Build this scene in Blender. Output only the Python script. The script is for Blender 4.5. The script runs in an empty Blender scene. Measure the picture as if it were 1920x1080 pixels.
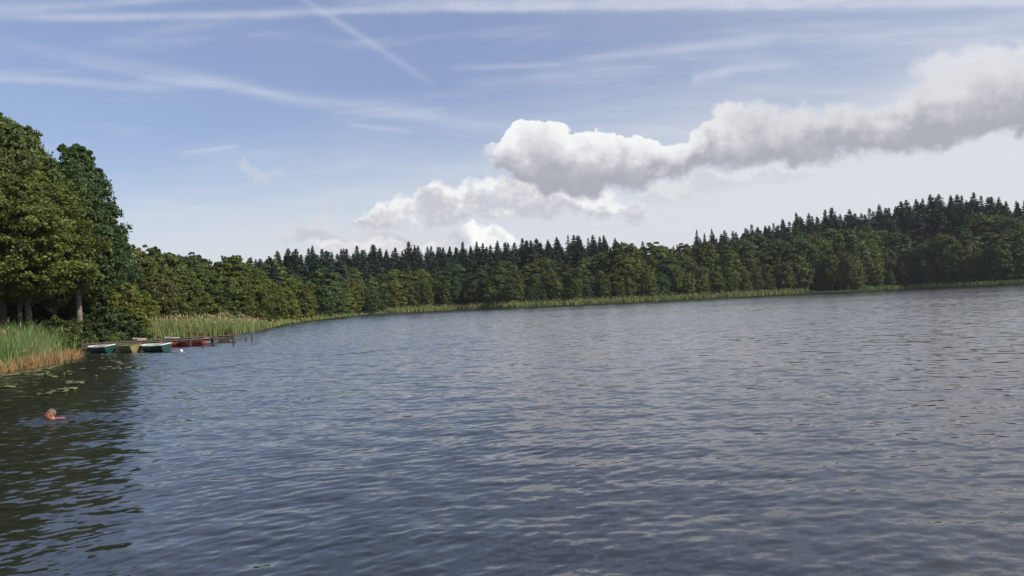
import bpy, math, random
import numpy as np
from mathutils import Matrix, Vector, noise as mnoise

R = math.radians
S = bpy.context.scene
COL = S.collection
rng = np.random.default_rng(7)
random.seed(7)

# ------------------------------------------------------------------ camera
F_PX, CAM_H, ROLL, PITCH = 1450.0, 2.3, R(2.6), R(0.987)
R0 = np.array((1.0, 0, 0)); FW = np.array((0, math.cos(PITCH), math.sin(PITCH))); U0 = np.array((0, -math.sin(PITCH), math.cos(PITCH)))
RT = math.cos(ROLL) * R0 - math.sin(ROLL) * U0
UP = math.sin(ROLL) * R0 + math.cos(ROLL) * U0
CAM = np.array((0, 0, CAM_H))
cam = bpy.data.cameras.new("camera"); co = bpy.data.objects.new("camera", cam); COL.objects.link(co)
cam.sensor_width = 36; cam.lens = F_PX / 1920 * 36; cam.clip_start = 0.1; cam.clip_end = 20000
co.matrix_world = Matrix(((RT[0], UP[0], -FW[0], 0), (RT[1], UP[1], -FW[1], 0), (RT[2], UP[2], -FW[2], CAM_H), (0, 0, 0, 1)))
S.camera = co

def ray(px, py):
    return FW + RT * ((px - 960) / F_PX) - UP * ((py - 540) / F_PX)
def ground(px, py, z=0.0):                       # point of the picture on a level plane
    d = ray(px, py); t = (z - CAM_H) / d[2]; p = CAM + d * t
    return np.array((p[0], p[1]))
def hor(px):                                     # horizon row at a column
    return 565 - (px - 960) * math.tan(ROLL)
def col_at(px, Y):                               # world x of a column at distance Y (on eye level)
    d = ray(px, hor(px)); return d[0] / d[1] * Y
def z_at(px, py, Y):                             # height shown at picture row py at distance Y
    d = ray(px, py); return CAM_H + d[2] / d[1] * Y
def lerp(pts, x):
    return float(np.interp(x, [p[0] for p in pts], [p[1] for p in pts]))
def sstep(a, b, x):
    t = np.clip((x - a) / (b - a), 0, 1); return t * t * (3 - 2 * t)

# ------------------------------------------------------------------ mesh helpers
def mesh_np(name, V, F, mats, mi=None, smooth=False):
    me = bpy.data.meshes.new(name)
    V = np.asarray(V, dtype=np.float32)
    Fs = F if isinstance(F, list) else [F]
    Fs = [np.asarray(f, dtype=np.int32) for f in Fs if len(f)]
    loops = np.concatenate([f.ravel() for f in Fs])
    tot = np.concatenate([np.full(len(f), f.shape[1], dtype=np.int32) for f in Fs])
    start = np.concatenate(([0], np.cumsum(tot)[:-1])).astype(np.int32)
    me.vertices.add(len(V)); me.vertices.foreach_set("co", V.ravel())
    me.loops.add(len(loops)); me.loops.foreach_set("vertex_index", loops)
    me.polygons.add(len(tot)); me.polygons.foreach_set("loop_start", start)
    for m in (mats if isinstance(mats, (list, tuple)) else [mats]): me.materials.append(m)
    if mi is not None: me.polygons.foreach_set("material_index", np.asarray(mi, dtype=np.int32))
    me.polygons.foreach_set("use_smooth", np.full(len(tot), smooth, dtype=bool))
    me.update(calc_edges=True)
    return me

class MB:                                        # collects quads and triangles of one part
    def __init__(s): s.v = []; s.q = []; s.t = []; s.n = 0
    def add(s, V, Q=None, T=None):
        V = np.asarray(V, float)
        if Q is not None and len(Q): s.q.append(np.asarray(Q) + s.n)
        if T is not None and len(T): s.t.append(np.asarray(T) + s.n)
        s.v.append(V); s.n += len(V); return s
    def box(s, c, d, rz=0.0, tilt=0.0):
        x, y, z = np.asarray(d) / 2
        V = np.array([(i * x, j * y, k * z) for i in (-1, 1) for j in (-1, 1) for k in (-1, 1)], float)
        if tilt: V = V @ np.array(((1, 0, 0), (0, math.cos(tilt), math.sin(tilt)), (0, -math.sin(tilt), math.cos(tilt))))
        ca, sa = math.cos(rz), math.sin(rz)
        V = np.stack((V[:, 0] * ca - V[:, 1] * sa, V[:, 0] * sa + V[:, 1] * ca, V[:, 2]), 1) + np.asarray(c)
        return s.add(V, [(0, 1, 3, 2), (4, 6, 7, 5), (0, 4, 5, 1), (2, 3, 7, 6), (0, 2, 6, 4), (1, 5, 7, 3)])
    def tube(s, P, rad, n=8, cap=True):
        P = np.asarray(P, float); rad = np.broadcast_to(np.asarray(rad, float), (len(P),))
        T = np.gradient(P, axis=0); T /= np.linalg.norm(T, axis=1)[:, None] + 1e-9
        ref = np.array((0, 0, 1.0)) if abs(T[0][2]) < 0.8 else np.array((1.0, 0, 0))
        A = np.cross(T, ref); A /= np.linalg.norm(A, axis=1)[:, None] + 1e-9; B = np.cross(T, A)
        th = np.arange(n) / n * 2 * math.pi
        V = (P[:, None] + rad[:, None, None] * (np.cos(th)[None, :, None] * A[:, None] + np.sin(th)[None, :, None] * B[:, None])).reshape(-1, 3)
        Q = [(i * n + j, i * n + (j + 1) % n, (i + 1) * n + (j + 1) % n, (i + 1) * n + j) for i in range(len(P) - 1) for j in range(n)]
        Tt = []
        if cap:
            V = np.vstack((V, P[:1], P[-1:])); a = len(P) * n
            Tt = [(a, (j + 1) % n, j) for j in range(n)] + [(a + 1, (len(P) - 1) * n + j, (len(P) - 1) * n + (j + 1) % n) for j in range(n)]
        return s.add(V, Q, Tt)
    def ball(s, c, r, nu=14, nv=10):
        th = np.arange(nu) / nu * 2 * math.pi; ph = (np.arange(1, nv)) / nv * math.pi
        V = np.array([(math.cos(a) * math.sin(b), math.sin(a) * math.sin(b), math.cos(b)) for b in ph for a in th] + [(0, 0, 1), (0, 0, -1)])
        Q = [(i * nu + j, (i + 1) * nu + j, (i + 1) * nu + (j + 1) % nu, i * nu + (j + 1) % nu) for i in range(nv - 2) for j in range(nu)]
        n0 = (nv - 1) * nu
        T = [(n0, j, (j + 1) % nu) for j in range(nu)] + [(n0 + 1, (nv - 2) * nu + (j + 1) % nu, (nv - 2) * nu + j) for j in range(nu)]
        return s.add(V * np.asarray(r) + np.asarray(c), Q, T)
    def mesh(s, name, mat, smooth=False):
        F = ([np.vstack(s.q)] if s.q else []) + ([np.vstack(s.t)] if s.t else [])
        return mesh_np(name, np.vstack(s.v), F, mat, smooth=smooth)
    def build(s, name, mat, parent=None, smooth=False):
        return part(name, s.mesh(name, mat, smooth), parent)

def part(name, me, parent=None, color=None):
    o = bpy.data.objects.new(name, me); COL.objects.link(o)
    if parent is not None: o.parent = parent
    if color is not None: o.color = (*color, 1)
    return o
def tag(o, label=None, cat=None, group=None, kind=None):
    if label: o["label"] = label
    if cat: o["category"] = cat
    if group: o["group"] = group
    if kind: o["kind"] = kind
    return o
def empty(name, loc, rz=0.0, sc=1.0):
    o = bpy.data.objects.new(name, None); COL.objects.link(o); o.empty_display_size = 0.3
    o.location = loc; o.rotation_euler = (0, 0, rz)
    o.scale = (sc, sc, sc) if np.isscalar(sc) else sc
    return o

# ------------------------------------------------------------------ node helpers
class NT:
    def __init__(s, tree): s.t = tree; s.n = tree.nodes; s.l = tree.links
    def new(s, typ, **kw):
        n = s.n.new(typ)
        for k, v in kw.items(): setattr(n, k, v)
        return n
    def put(s, sock, v):
        if isinstance(v, bpy.types.NodeSocket): s.l.new(v, sock)
        elif v is not None:
            if hasattr(sock.default_value, "__len__") and np.isscalar(v): v = (v,) * len(sock.default_value)
            if hasattr(sock.default_value, "__len__") and len(sock.default_value) == 4 and len(v) == 3: v = (*v, 1)
            sock.default_value = v
    def m(s, op, a, b=None, c=None, clamp=False):
        n = s.new("ShaderNodeMath", operation=op, use_clamp=clamp)
        for i, x in enumerate((a, b, c)):
            if x is not None: s.put(n.inputs[i], x)
        return n.outputs[0]
    def vm(s, op, a, b=None, sc=None):
        n = s.new("ShaderNodeVectorMath", operation=op)
        s.put(n.inputs[0], a)
        if b is not None: s.put(n.inputs[1], b)
        if sc is not None: s.put(n.inputs[3], sc)
        return n.outputs[0]
    def ss(s, x, a, b, lo=0.0, hi=1.0):
        n = s.new("ShaderNodeMapRange", interpolation_type="SMOOTHSTEP")
        for i, q in enumerate((x, a, b, lo, hi)): s.put(n.inputs[i], q)
        return n.outputs[0]
    def lin(s, x, a, b, lo=0.0, hi=1.0):
        n = s.new("ShaderNodeMapRange")
        for i, q in enumerate((x, a, b, lo, hi)): s.put(n.inputs[i], q)
        return n.outputs[0]
    def xyz(s, x, y, z=0.0):
        n = s.new("ShaderNodeCombineXYZ")
        for i, q in enumerate((x, y, z)): s.put(n.inputs[i], q)
        return n.outputs[0]
    def noise(s, vec, scale=1.0, detail=4.0, rough=0.5, dist=0.0, out="Fac"):
        n = s.new("ShaderNodeTexNoise")
        s.put(n.inputs["Vector"], vec)
        n.inputs["Scale"].default_value = scale; n.inputs["Detail"].default_value = detail
        n.inputs["Roughness"].default_value = rough; n.inputs["Distortion"].default_value = dist
        return n.outputs[0 if out == "Fac" else 1]
    def mix(s, f, a, b, mode="MIX"):
        n = s.new("ShaderNodeMix", data_type="RGBA", blend_type=mode)
        s.put(n.inputs[0], f); s.put(n.inputs[6], a); s.put(n.inputs[7], b)
        return n.outputs[2]
    def curve(s, x, pts):
        n = s.new("ShaderNodeFloatCurve"); c = n.mapping.curves[0]
        pts = sorted(pts); n.mapping.use_clip = False
        c.points[0].location = pts[0]; c.points[1].location = pts[-1]
        for p in pts[1:-1]: c.points.new(*p)
        for p in c.points: p.handle_type = "AUTO_CLAMPED"
        n.mapping.update(); s.put(n.inputs["Value"], x)
        return n.outputs[0]

def material(name):
    m = bpy.data.materials.new(name); m.use_nodes = True
    g = NT(m.node_tree); b = g.n["Principled BSDF"]
    return m, g, b
def plain(name, c, rough=0.6, var=0.25, scale=6.0, spec=0.4, dirt=None):
    m, g, b = material(name)
    tc = g.new("ShaderNodeTexCoord").outputs["Object"]
    n = g.noise(tc, scale, 5, 0.6)
    k = g.lin(n, 0.3, 0.7, 1 - var, 1 + var)
    cc = g.vm("SCALE", c, sc=k)
    if dirt:
        d = g.ss(g.noise(tc, scale * 0.6, 6, 0.65), 0.5, 0.68)
        cc = g.mix(d, cc, dirt)
    g.put(b.inputs["Base Color"], cc); b.inputs["Roughness"].default_value = rough
    b.inputs["Specular IOR Level"].default_value = spec
    return m
def leafmat(name, transl=0.3, rough=0.55, var=0.45):
    m, g, b = material(name)
    oi = g.new("ShaderNodeObjectInfo"); ge = g.new("ShaderNodeNewGeometry")
    isl = ge.outputs["Random Per Island"]
    k = g.lin(isl, 0, 1, 1 - var, 1 + var)
    tc = g.new("ShaderNodeTexCoord").outputs["Object"]
    patch = g.ss(g.noise(tc, 0.35, 2, 0.5), 0.35, 0.65, 0.82, 1.18)
    c = g.vm("SCALE", oi.outputs["Color"], sc=g.m("MULTIPLY", k, patch))
    wn = g.new("ShaderNodeTexWhiteNoise", noise_dimensions="1D"); g.put(wn.inputs["W"], isl)
    c = g.mix(g.m("MULTIPLY", wn.outputs["Value"], 0.35), c, g.vm("MULTIPLY", c, (1.28, 1.12, 0.6)))
    g.put(b.inputs["Base Color"], c); b.inputs["Roughness"].default_value = rough
    b.inputs["Specular IOR Level"].default_value = 0.3
    tr = g.new("ShaderNodeBsdfTranslucent"); g.put(tr.inputs["Color"], g.vm("MULTIPLY", c, (1.25, 1.25, 0.7)))
    mx = g.new("ShaderNodeMixShader"); mx.inputs[0].default_value = transl
    g.l.new(b.outputs[0], mx.inputs[1]); g.l.new(tr.outputs[0], mx.inputs[2])
    g.l.new(mx.outputs[0], g.n["Material Output"].inputs["Surface"])
    return m

M_LEAF = leafmat("leaf"); M_NEEDLE = leafmat("needle", 0.12, 0.6, 0.35)
M_BARK = plain("bark", (0.088, 0.072, 0.056), 0.9, 0.45, 3.0, 0.2)
M_PALEBARK = plain("pale_bark", (0.145, 0.125, 0.105), 0.85, 0.4, 3.0, 0.2, dirt=(0.08, 0.07, 0.06))
M_REEDG = plain("reed_leaf", (0.082, 0.145, 0.040), 0.6, 0.4, 0.9, 0.3)
M_REEDY = plain("reed_leaf_yellowed", (0.19, 0.195, 0.062), 0.6, 0.35, 0.6, 0.3)
M_REEDB = plain("reed_dead_stem", (0.24, 0.15, 0.065), 0.8, 0.35, 0.9, 0.2)
M_PLUME = plain("reed_plume", (0.27, 0.215, 0.12), 0.9, 0.3, 0.9, 0.1)
M_WOOD = plain("weathered_wood", (0.13, 0.105, 0.085), 0.85, 0.35, 4.0, 0.25)
M_WOODD = plain("wet_dark_wood", (0.045, 0.035, 0.03), 0.8, 0.4, 4.0, 0.3)
M_RED = plain("red_boat_paint", (0.52, 0.055, 0.045), 0.45, 0.15, 3.0, 0.5, dirt=(0.33, 0.10, 0.08))
M_PINK = plain("faded_red_paint", (0.55, 0.19, 0.16), 0.5, 0.15, 3.0, 0.4)
M_GREEN = plain("green_boat_paint", (0.008, 0.042, 0.035), 0.35, 0.2, 3.0, 0.5)
M_OLIVE = plain("olive_boat_paint", (0.16, 0.145, 0.05), 0.5, 0.15, 3.0, 0.4)
M_CREAM = plain("cream_paint", (0.62, 0.57, 0.44), 0.5, 0.1, 4.0, 0.4)
M_WHITE = plain("white_paint", (0.76, 0.75, 0.70), 0.45, 0.08, 4.0, 0.4)
M_PALE = plain("pale_grey_paint", (0.5, 0.46, 0.44), 0.5, 0.1, 4.0, 0.4)
M_PAD = plain("lily_leaf", (0.17, 0.19, 0.085), 0.35, 0.3, 3.0, 0.5)
M_YELLOW = plain("lily_yellow", (0.62, 0.5, 0.08), 0.5, 0.1, 30)
M_PETAL = plain("lily_white", (0.8, 0.78, 0.72), 0.5, 0.05, 30)
M_SKIN = plain("skin", (0.37, 0.125, 0.078), 0.45, 0.1, 12.0, 0.5)
M_HAIR = plain("grey_hair", (0.135, 0.108, 0.085), 0.7, 0.4, 40.0, 0.3)
M_EYE = plain("eye_dark", (0.03, 0.02, 0.015), 0.3, 0.1, 10)
M_LIP = plain("lip", (0.36, 0.12, 0.09), 0.5, 0.1, 10)

# ------------------------------------------------------------------ shore line and terrain
SHORE_PX = [(-420, 745), (-200, 718), (0, 700), (60, 691), (110, 680), (150, 666), (152, 655), (200, 643), (260, 637), (350, 632), (440, 627), (480, 620), (520, 610),
            (570, 602), (620, 597), (650, 592), (700, 589), (740, 586.5), (860, 580.5), (960, 577), (1160, 567.5), (1280, 561.5), (1400, 555.5), (1520, 549.5),
            (1600, 546), (1700, 541), (1800, 537), (1920, 532), (2100, 524), (2400, 511)]
SHORE = np.array([ground(*p) for p in SHORE_PX])
LAKE = np.vstack(([(-70, -60), (-60, 5)], SHORE, [(330, 150), (240, -60)]))

def lake_sd(P):                                   # metres inland of the water's edge (negative on the lake)
    P = np.asarray(P, float); A = LAKE; B = np.roll(LAKE, -1, 0)
    best = np.full(len(P), 1e18); inside = np.zeros(len(P), bool)
    for a, b in zip(A, B):
        ab = b - a; t = np.clip(((P - a) @ ab) / (ab @ ab), 0, 1)
        best = np.minimum(best, ((P - a - t[:, None] * ab) ** 2).sum(1))
        c = (a[1] > P[:, 1]) != (b[1] > P[:, 1])
        with np.errstate(divide="ignore", invalid="ignore"):
            xi = (b[0] - a[0]) * (P[:, 1] - a[1]) / (b[1] - a[1]) + a[0]
        inside ^= c & (P[:, 0] < xi)
    d = np.sqrt(best); return np.where(inside, -d, d)
def height(x, y):
    x = np.atleast_1d(np.asarray(x, float)); y = np.atleast_1d(np.asarray(y, float))
    sd = lake_sd(np.stack((x, y), 1))
    z = np.where(sd < 0, np.maximum(-2.5, -0.15 + sd * 0.12), np.minimum(-0.15 + sd * 0.09, 0.55))
    far = sstep(180, 260, y)
    hill = 9 + 9 * sstep(20, 220, x) + 2.0 * np.sin(x * 0.02 + 1)
    z = z + np.where(sd > 0, far * hill * sstep(14, 110, sd) + (1 - far) * 5.0 * sstep(22, 90, sd), 0)
    z = z + 6 * sstep(700, 1500, np.hypot(x, y)) 
    z = z + np.where(sd > 4, 0.15 * np.sin(x * 0.31) * np.cos(y * 0.27), 0)
    return z
def axis_pts(lo, hi, step, far):
    core = np.arange(lo, hi + step, step); e = [far * 0.0125 * k * k for k in range(1, 9)]
    return np.concatenate((lo - np.array(e[::-1]), core, hi + np.array(e)))
gx = axis_pts(-260, 420, 4.0, 1200); gy = axis_pts(-80, 520, 4.0, 1200)
GX, GY = np.meshgrid(gx, gy); nx, ny = len(gx), len(gy)
TV = np.stack((GX.ravel(), GY.ravel(), height(GX.ravel(), GY.ravel())), 1)
ii = np.arange(ny - 1)[:, None] * nx + np.arange(nx - 1)[None]
TF = np.stack((ii, ii + 1, ii + nx + 1, ii + nx), -1).reshape(-1, 4)
m, g, b = material("forest_floor")
pos = g.new("ShaderNodeNewGeometry").outputs["Position"]
n1 = g.noise(pos, 0.15, 6, 0.6); n2 = g.noise(pos, 2.0, 5, 0.65)
c = g.mix(g.ss(n1, 0.4, 0.6), (0.05, 0.042, 0.025), (0.06, 0.075, 0.025))
c = g.vm("SCALE", c, sc=g.lin(n2, 0.3, 0.7, 0.6, 1.4)); g.put(b.inputs["Base Color"], c); b.inputs["Roughness"].default_value = 0.95; b.inputs["Specular IOR Level"].default_value = 0.1
tag(part("terrain", mesh_np("terrain", TV, TF, m, smooth=True)), "wooded lake shore and rising hill", kind="structure")

# ------------------------------------------------------------------ lake water
SWIM = ground(96, 786)
def wave_field(x, y, cell):
    """height and the share of ripple slope the grid is too coarse to carry"""
    rs = np.random.default_rng(3); h = np.zeros_like(x); lost = np.zeros_like(x); tot = 0
    r = np.hypot(x, y)
    gust = 0.90 + 0.24 * np.sin(x * 0.11 + 0.7 * np.sin(y * 0.06)) * np.sin(y * 0.09 + 1.3 + 0.8 * np.sin(x * 0.05))
    lee = 0.38 + 0.62 * sstep(-26, -3, x + 0.42 * y * 1.0 + 4)          # calmer water under the trees
    for i in range(130):
        lam = 0.08 * (0.85 / 0.08) ** (rs.random() ** 1.75)
        sl = 0.0128 * (1.0 if lam < 0.4 else (0.4 / lam) ** 0.9)
        th = R(-62) + rs.normal() * 0.62 if rs.random() < 0.75 else rs.random() * 6.28
        k = 2 * math.pi / lam; ph = rs.random() * 6.28
        w = 1 - sstep(lam / 5.0, lam / 2.4, cell)
        lost += sl * sl * (1 - w * w); tot += sl * sl
        ok = w > 0.002
        if not ok.any(): continue
        xx, yy = x[ok], y[ok]
        warp = 0.8 * np.sin(0.55 * xx + 0.3 * yy + ph * 3) + 0.8 * np.sin(0.4 * yy - 0.35 * xx + ph * 5)
        env = 0.55 + 0.45 * np.sin(0.9 / max(lam, .4) * (xx * math.sin(th) - yy * math.cos(th)) * 0.6 + ph * 7)
        h[ok] += sl / k * w[ok] * env * np.sin(k * (xx * math.cos(th) + yy * math.sin(th)) + ph + warp)
    h *= gust * lee
    # longer swell running across the near water
    for lam, th, a in ((1.15, R(-112), 0.0034), (1.6, R(-105), 0.0042), (0.85, R(-120), 0.0022), (2.3, R(-98), 0.0035)):
        k = 2 * math.pi / lam; w = 1 - sstep(lam / 5, lam / 2.4, cell)
        env = 0.5 + 0.5 * np.sin(0.35 * x + 0.21 * y + lam * 9) * np.sin(0.27 * y - 0.12 * x + lam * 5)
        h += a * w * env * lee * np.sin(k * (x * math.cos(th) + y * math.sin(th)) + 0.9 * np.sin(0.4 * x - 0.2 * y + lam) + lam * 7)
    # wake of the swimmer, spreading behind to the right
    dx = x - SWIM[0]; dy = y - SWIM[1]
    for sg, amp, dec in ((-1, 0.014, 1.8), (1, 0.024, 2.0)):
        s = sg * dy - 0.36 * np.maximum(dx + 0.15, 0) + 0.01 * dx * dx * (sg > 0) - 0.05 * np.sin(dx * 1.7)
        h += amp * np.cos(2 * math.pi * (s + 0.02 * dx) / 0.42) * np.exp(-((s + 0.35) / 0.75) ** 2) * np.exp(-np.maximum(dx, 0) / dec) * sstep(-0.9, 0.3, dx)
    rr = np.hypot(dx, dy)
    h += 0.010 * np.cos(2 * math.pi * rr / 0.36) * np.exp(-rr / 1.6) * sstep(0.05, 0.3, rr)
    # long old wakes lying across the lake
    for pts, amp in (([(280, 705), (560, 672), (900, 641), (1250, 612), (1600, 583)], 0.018), ([(1300, 592), (1620, 575), (1900, 560)], 0.028)):
        P = np.array([ground(*p) for p in pts])
        yy = np.interp(x, P[:, 0], P[:, 1]); on = sstep(P[0, 0] - 1, P[0, 0] + 2, x) * (1 - sstep(P[-1, 0] - 2, P[-1, 0] + 1, x))
        wd = 0.02 * yy + 0.4; s = (y - yy) / wd
        h += amp * on * np.exp(-s * s) * np.sin(s * 5 + 0.4 * np.sin(x * 0.9)) * (0.5 + 0.5 * np.sin(x * 0.6) ** 2)
    return h, np.sqrt(lost / tot) * (0.8 + 0.2 * gust) * lee

C0 = np.array((0.0, -3.0))
rad = np.concatenate((np.exp(np.arange(math.log(5.0), math.log(60), 0.0029)), np.exp(np.arange(math.log(60.2), math.log(620), 0.012))))
ang = np.concatenate((np.linspace(-180, -48, 50)[:-1], np.linspace(-48, 48, 1250), np.linspace(48, 180, 50)[1:]))
RR, AA = np.meshgrid(rad, np.radians(ang), indexing="ij")
WX = C0[0] + RR * np.sin(AA); WY = C0[1] + RR * np.cos(AA)
cell = np.broadcast_to(np.gradient(rad)[:, None], RR.shape)
cell = np.where(np.abs(AA) > R(48.2), 3.0, cell)
WH, WL = wave_field(WX.ravel(), WY.ravel(), cell.ravel())
nr, na = RR.shape
ii = np.arange(nr - 1)[:, None] * na + np.arange(na - 1)[None]
WF = np.stack((ii, ii + 1, ii + na + 1, ii + na), -1).reshape(-1, 4)
WV = np.stack((WX.ravel(), WY.ravel(), WH), 1)
# close the ring round the viewpoint with a flat disc
nV = len(WV); WV = np.vstack((WV, [(C0[0], C0[1], 0.0)])); WLn = np.append(WL, 0.5)
WT = np.stack((np.full(na - 1, nV), np.arange(1, na), np.arange(na - 1)), 1)
m, g, b = material("lake_water")
ge = g.new("ShaderNodeNewGeometry"); pos = ge.outputs["Position"]
at = g.new("ShaderNodeAttribute", attribute_name="lost").outputs["Fac"]
at2 = g.m("MULTIPLY", at, at)
rot = g.new("ShaderNodeVectorRotate", rotation_type="Z_AXIS"); g.put(rot.inputs["Vector"], pos); rot.inputs["Angle"].default_value = R(12)
q = g.vm("MULTIPLY", rot.outputs[0], (0.55, 1.0, 1.0))
coarse = g.noise(q, 2.6, 5, 0.62, 0.4, out="Color")
fine = g.noise(g.vm("ADD", q, (31.7, 11.3, 0)), 9.0, 3, 0.55, 0.3, out="Color")
cen = lambda s: g.vm("SUBTRACT", s, (0.5, 0.5, 0.5))
pert = g.vm("ADD", g.vm("SCALE", cen(coarse), sc=g.m("MULTIPLY", at, 0.42)), g.vm("SCALE", cen(fine), sc=g.m("MULTIPLY_ADD", at, 0.12, 0.035)))
pert = g.vm("MULTIPLY", pert, (1, 1, 0))
pert = g.vm("ADD", pert, g.vm("SCALE", (0.012, -0.065, 0.0), sc=g.m("MULTIPLY", at2, g.m("MULTIPLY_ADD", at2, 0.6, 0.4))))     # wind waves: normal tilt put in so far water mirrors bright sky, not trees
nrm = g.vm("NORMALIZE", g.vm("ADD", ge.outputs["Normal"], pert))
g.put(b.inputs["Normal"], nrm)
g.put(b.inputs["Base Color"], (0.015, 0.0165, 0.016)); g.put(b.inputs["Roughness"], g.m("MULTIPLY_ADD", at2, 0.10, 0.02)); b.inputs["IOR"].default_value = 1.55
me = mesh_np("lake", WV, [WF, WT], m, smooth=True)
a = me.attributes.new("lost", "FLOAT", "POINT"); a.data.foreach_set("value", WLn.astype(np.float32))
tag(part("lake", me), "rippled blue lake water", kind="structure")

# ------------------------------------------------------------------ trees
def cards(Cn, N, sx, sy, rs):
    n = len(Cn); N = N / (np.linalg.norm(N, axis=1)[:, None] + 1e-9)
    t = rs.normal(size=(n, 3)); t -= (t * N).sum(1)[:, None] * N; t /= np.linalg.norm(t, axis=1)[:, None] + 1e-9
    bt = np.cross(N, t)
    V = np.stack((Cn - t * sx[:, None], Cn - bt * sy[:, None] + t * sx[:, None] * 0.15, Cn + t * sx[:, None], Cn + bt * sy[:, None] + t * sx[:, None] * 0.15), 1).reshape(-1, 3)
    return V, np.arange(4 * n).reshape(-1, 4)

def broadleaf(seed, Ht, Rad, base, ncl, ncard, size, clr, prof, trunk_r, bark, limbs=30, flat=0.38, stems=1, bend=0.5, spray=40):
    """crown and trunk meshes; prof gives the crown radius by height share"""
    rs = np.random.default_rng(seed)
    ph = rs.random(6) * 6.28
    t = base + (1 - base) * rs.random(ncl * 3) ** 0.9
    w = np.array([lerp(prof, (q - base) / (1 - base)) for q in t])
    keep = rs.random(len(t)) < (w + 0.08) / 1.08; t = t[keep][:ncl]; w = w[keep][:ncl]
    th = rs.random(len(t)) * 6.28
    lobe = 1 + 0.20 * np.sin(2 * th + ph[0] + 5 * t) + 0.16 * np.sin(3 * th + ph[1] - 9 * t) + 0.12 * np.sin(5 * th + ph[2] + 17 * t)
    rho = Rad * w * lobe * (0.30 + 0.70 * rs.random(len(t)) ** 0.45)
    bx, by = bend * math.cos(ph[3]), bend * math.sin(ph[3])
    C = np.stack((rho * np.cos(th) + bx * t, rho * np.sin(th) + by * t, t * Ht - 0.10 * rho), 1)
    r = clr * rs.uniform(0.6, 1.35, len(C)) * (0.55 + 0.45 * np.minimum(1, w * 1.6))
    if spray:                                     # thin shoots that break the outline
        j = rs.choice(len(C), min(spray, len(C)), replace=False)
        oc = C[j] * np.array((1, 1, 0)); oc /= np.linalg.norm(oc, axis=1)[:, None] + 1e-6
        L = clr * rs.uniform(0.5, 1.35, len(j))[:, None]
        C = np.vstack((C, C[j] + L * (oc * 0.75 + np.array((0, 0, 0.65)) + rs.normal(size=(len(j), 3)) * 0.25))); r = np.append(r, r[j] * 0.6)
        th = np.append(th, th[j])
    k = len(C); idx = np.repeat(np.arange(k), ncard)
    a = rs.random(len(idx)) * 6.28; q = np.sqrt(rs.random(len(idx))) * r[idx]
    zz = rs.normal(size=len(idx)) * r[idx] * flat * 0.6 - 0.35 * q * q / (r[idx] + 1e-6)
    P = C[idx] + np.stack((q * np.cos(a), q * np.sin(a), zz), 1)
    out = np.stack((np.cos(th), np.sin(th), np.zeros(k)), 1)[idx]
    loc = np.stack((np.cos(a), np.sin(a), np.zeros(len(a))), 1) * (q / r[idx])[:, None]
    N = np.array((0, 0, 0.6)) + 0.45 * out + 0.4 * loc + rs.normal(size=(len(idx), 3)) * 0.7
    s = size * rs.uniform(0.45, 1.5, len(idx))
    V, Fq = cards(P, N, s, s * 0.62, rs)
    crown = mesh_np("crown", V, Fq, M_LEAF)
    mb = MB()
    for sN in range(stems):
        o = np.array((0, 0, 0)) if stems == 1 else np.array((rs.normal() * 0.35, rs.normal() * 0.35, 0))
        zt = np.linspace(-0.4, 0.93 * Ht, 9); tt = np.maximum(zt / Ht, 0)
        P = np.stack((o[0] * (1 + 2 * tt) + bx * tt + 0.12 * np.sin(tt * 5 + ph[4]), o[1] * (1 + 2 * tt) + by * tt + 0.12 * np.sin(tt * 4 + ph[5]), zt), 1)
        rr = trunk_r * (1 - 0.9 * tt) * (1 + 0.5 * np.exp(-np.maximum(zt, 0) * 2.5)) / math.sqrt(stems)
        mb.tube(P, np.maximum(rr, 0.02), 8)
    for j in rs.choice(k, min(limbs, k), replace=False):
        c = C[j]; z0 = max(c[2] - 0.45 * math.hypot(c[0], c[1]) - 0.4, base * Ht * 0.75)
        f = min(z0 / Ht, 0.95); p0 = np.array((bx * f, by * f, z0))
        mid = (p0 + c) / 2 + np.array((0, 0, 0.15)) + rs.normal(size=3) * 0.15
        r0 = max(0.28 * trunk_r * (1 - f), 0.025)
        mb.tube([p0, mid, c], [r0, r0 * 0.6, r0 * 0.25], 5, cap=False)
    return crown, mb.mesh("trunk", bark, smooth=True), Ht

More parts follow.
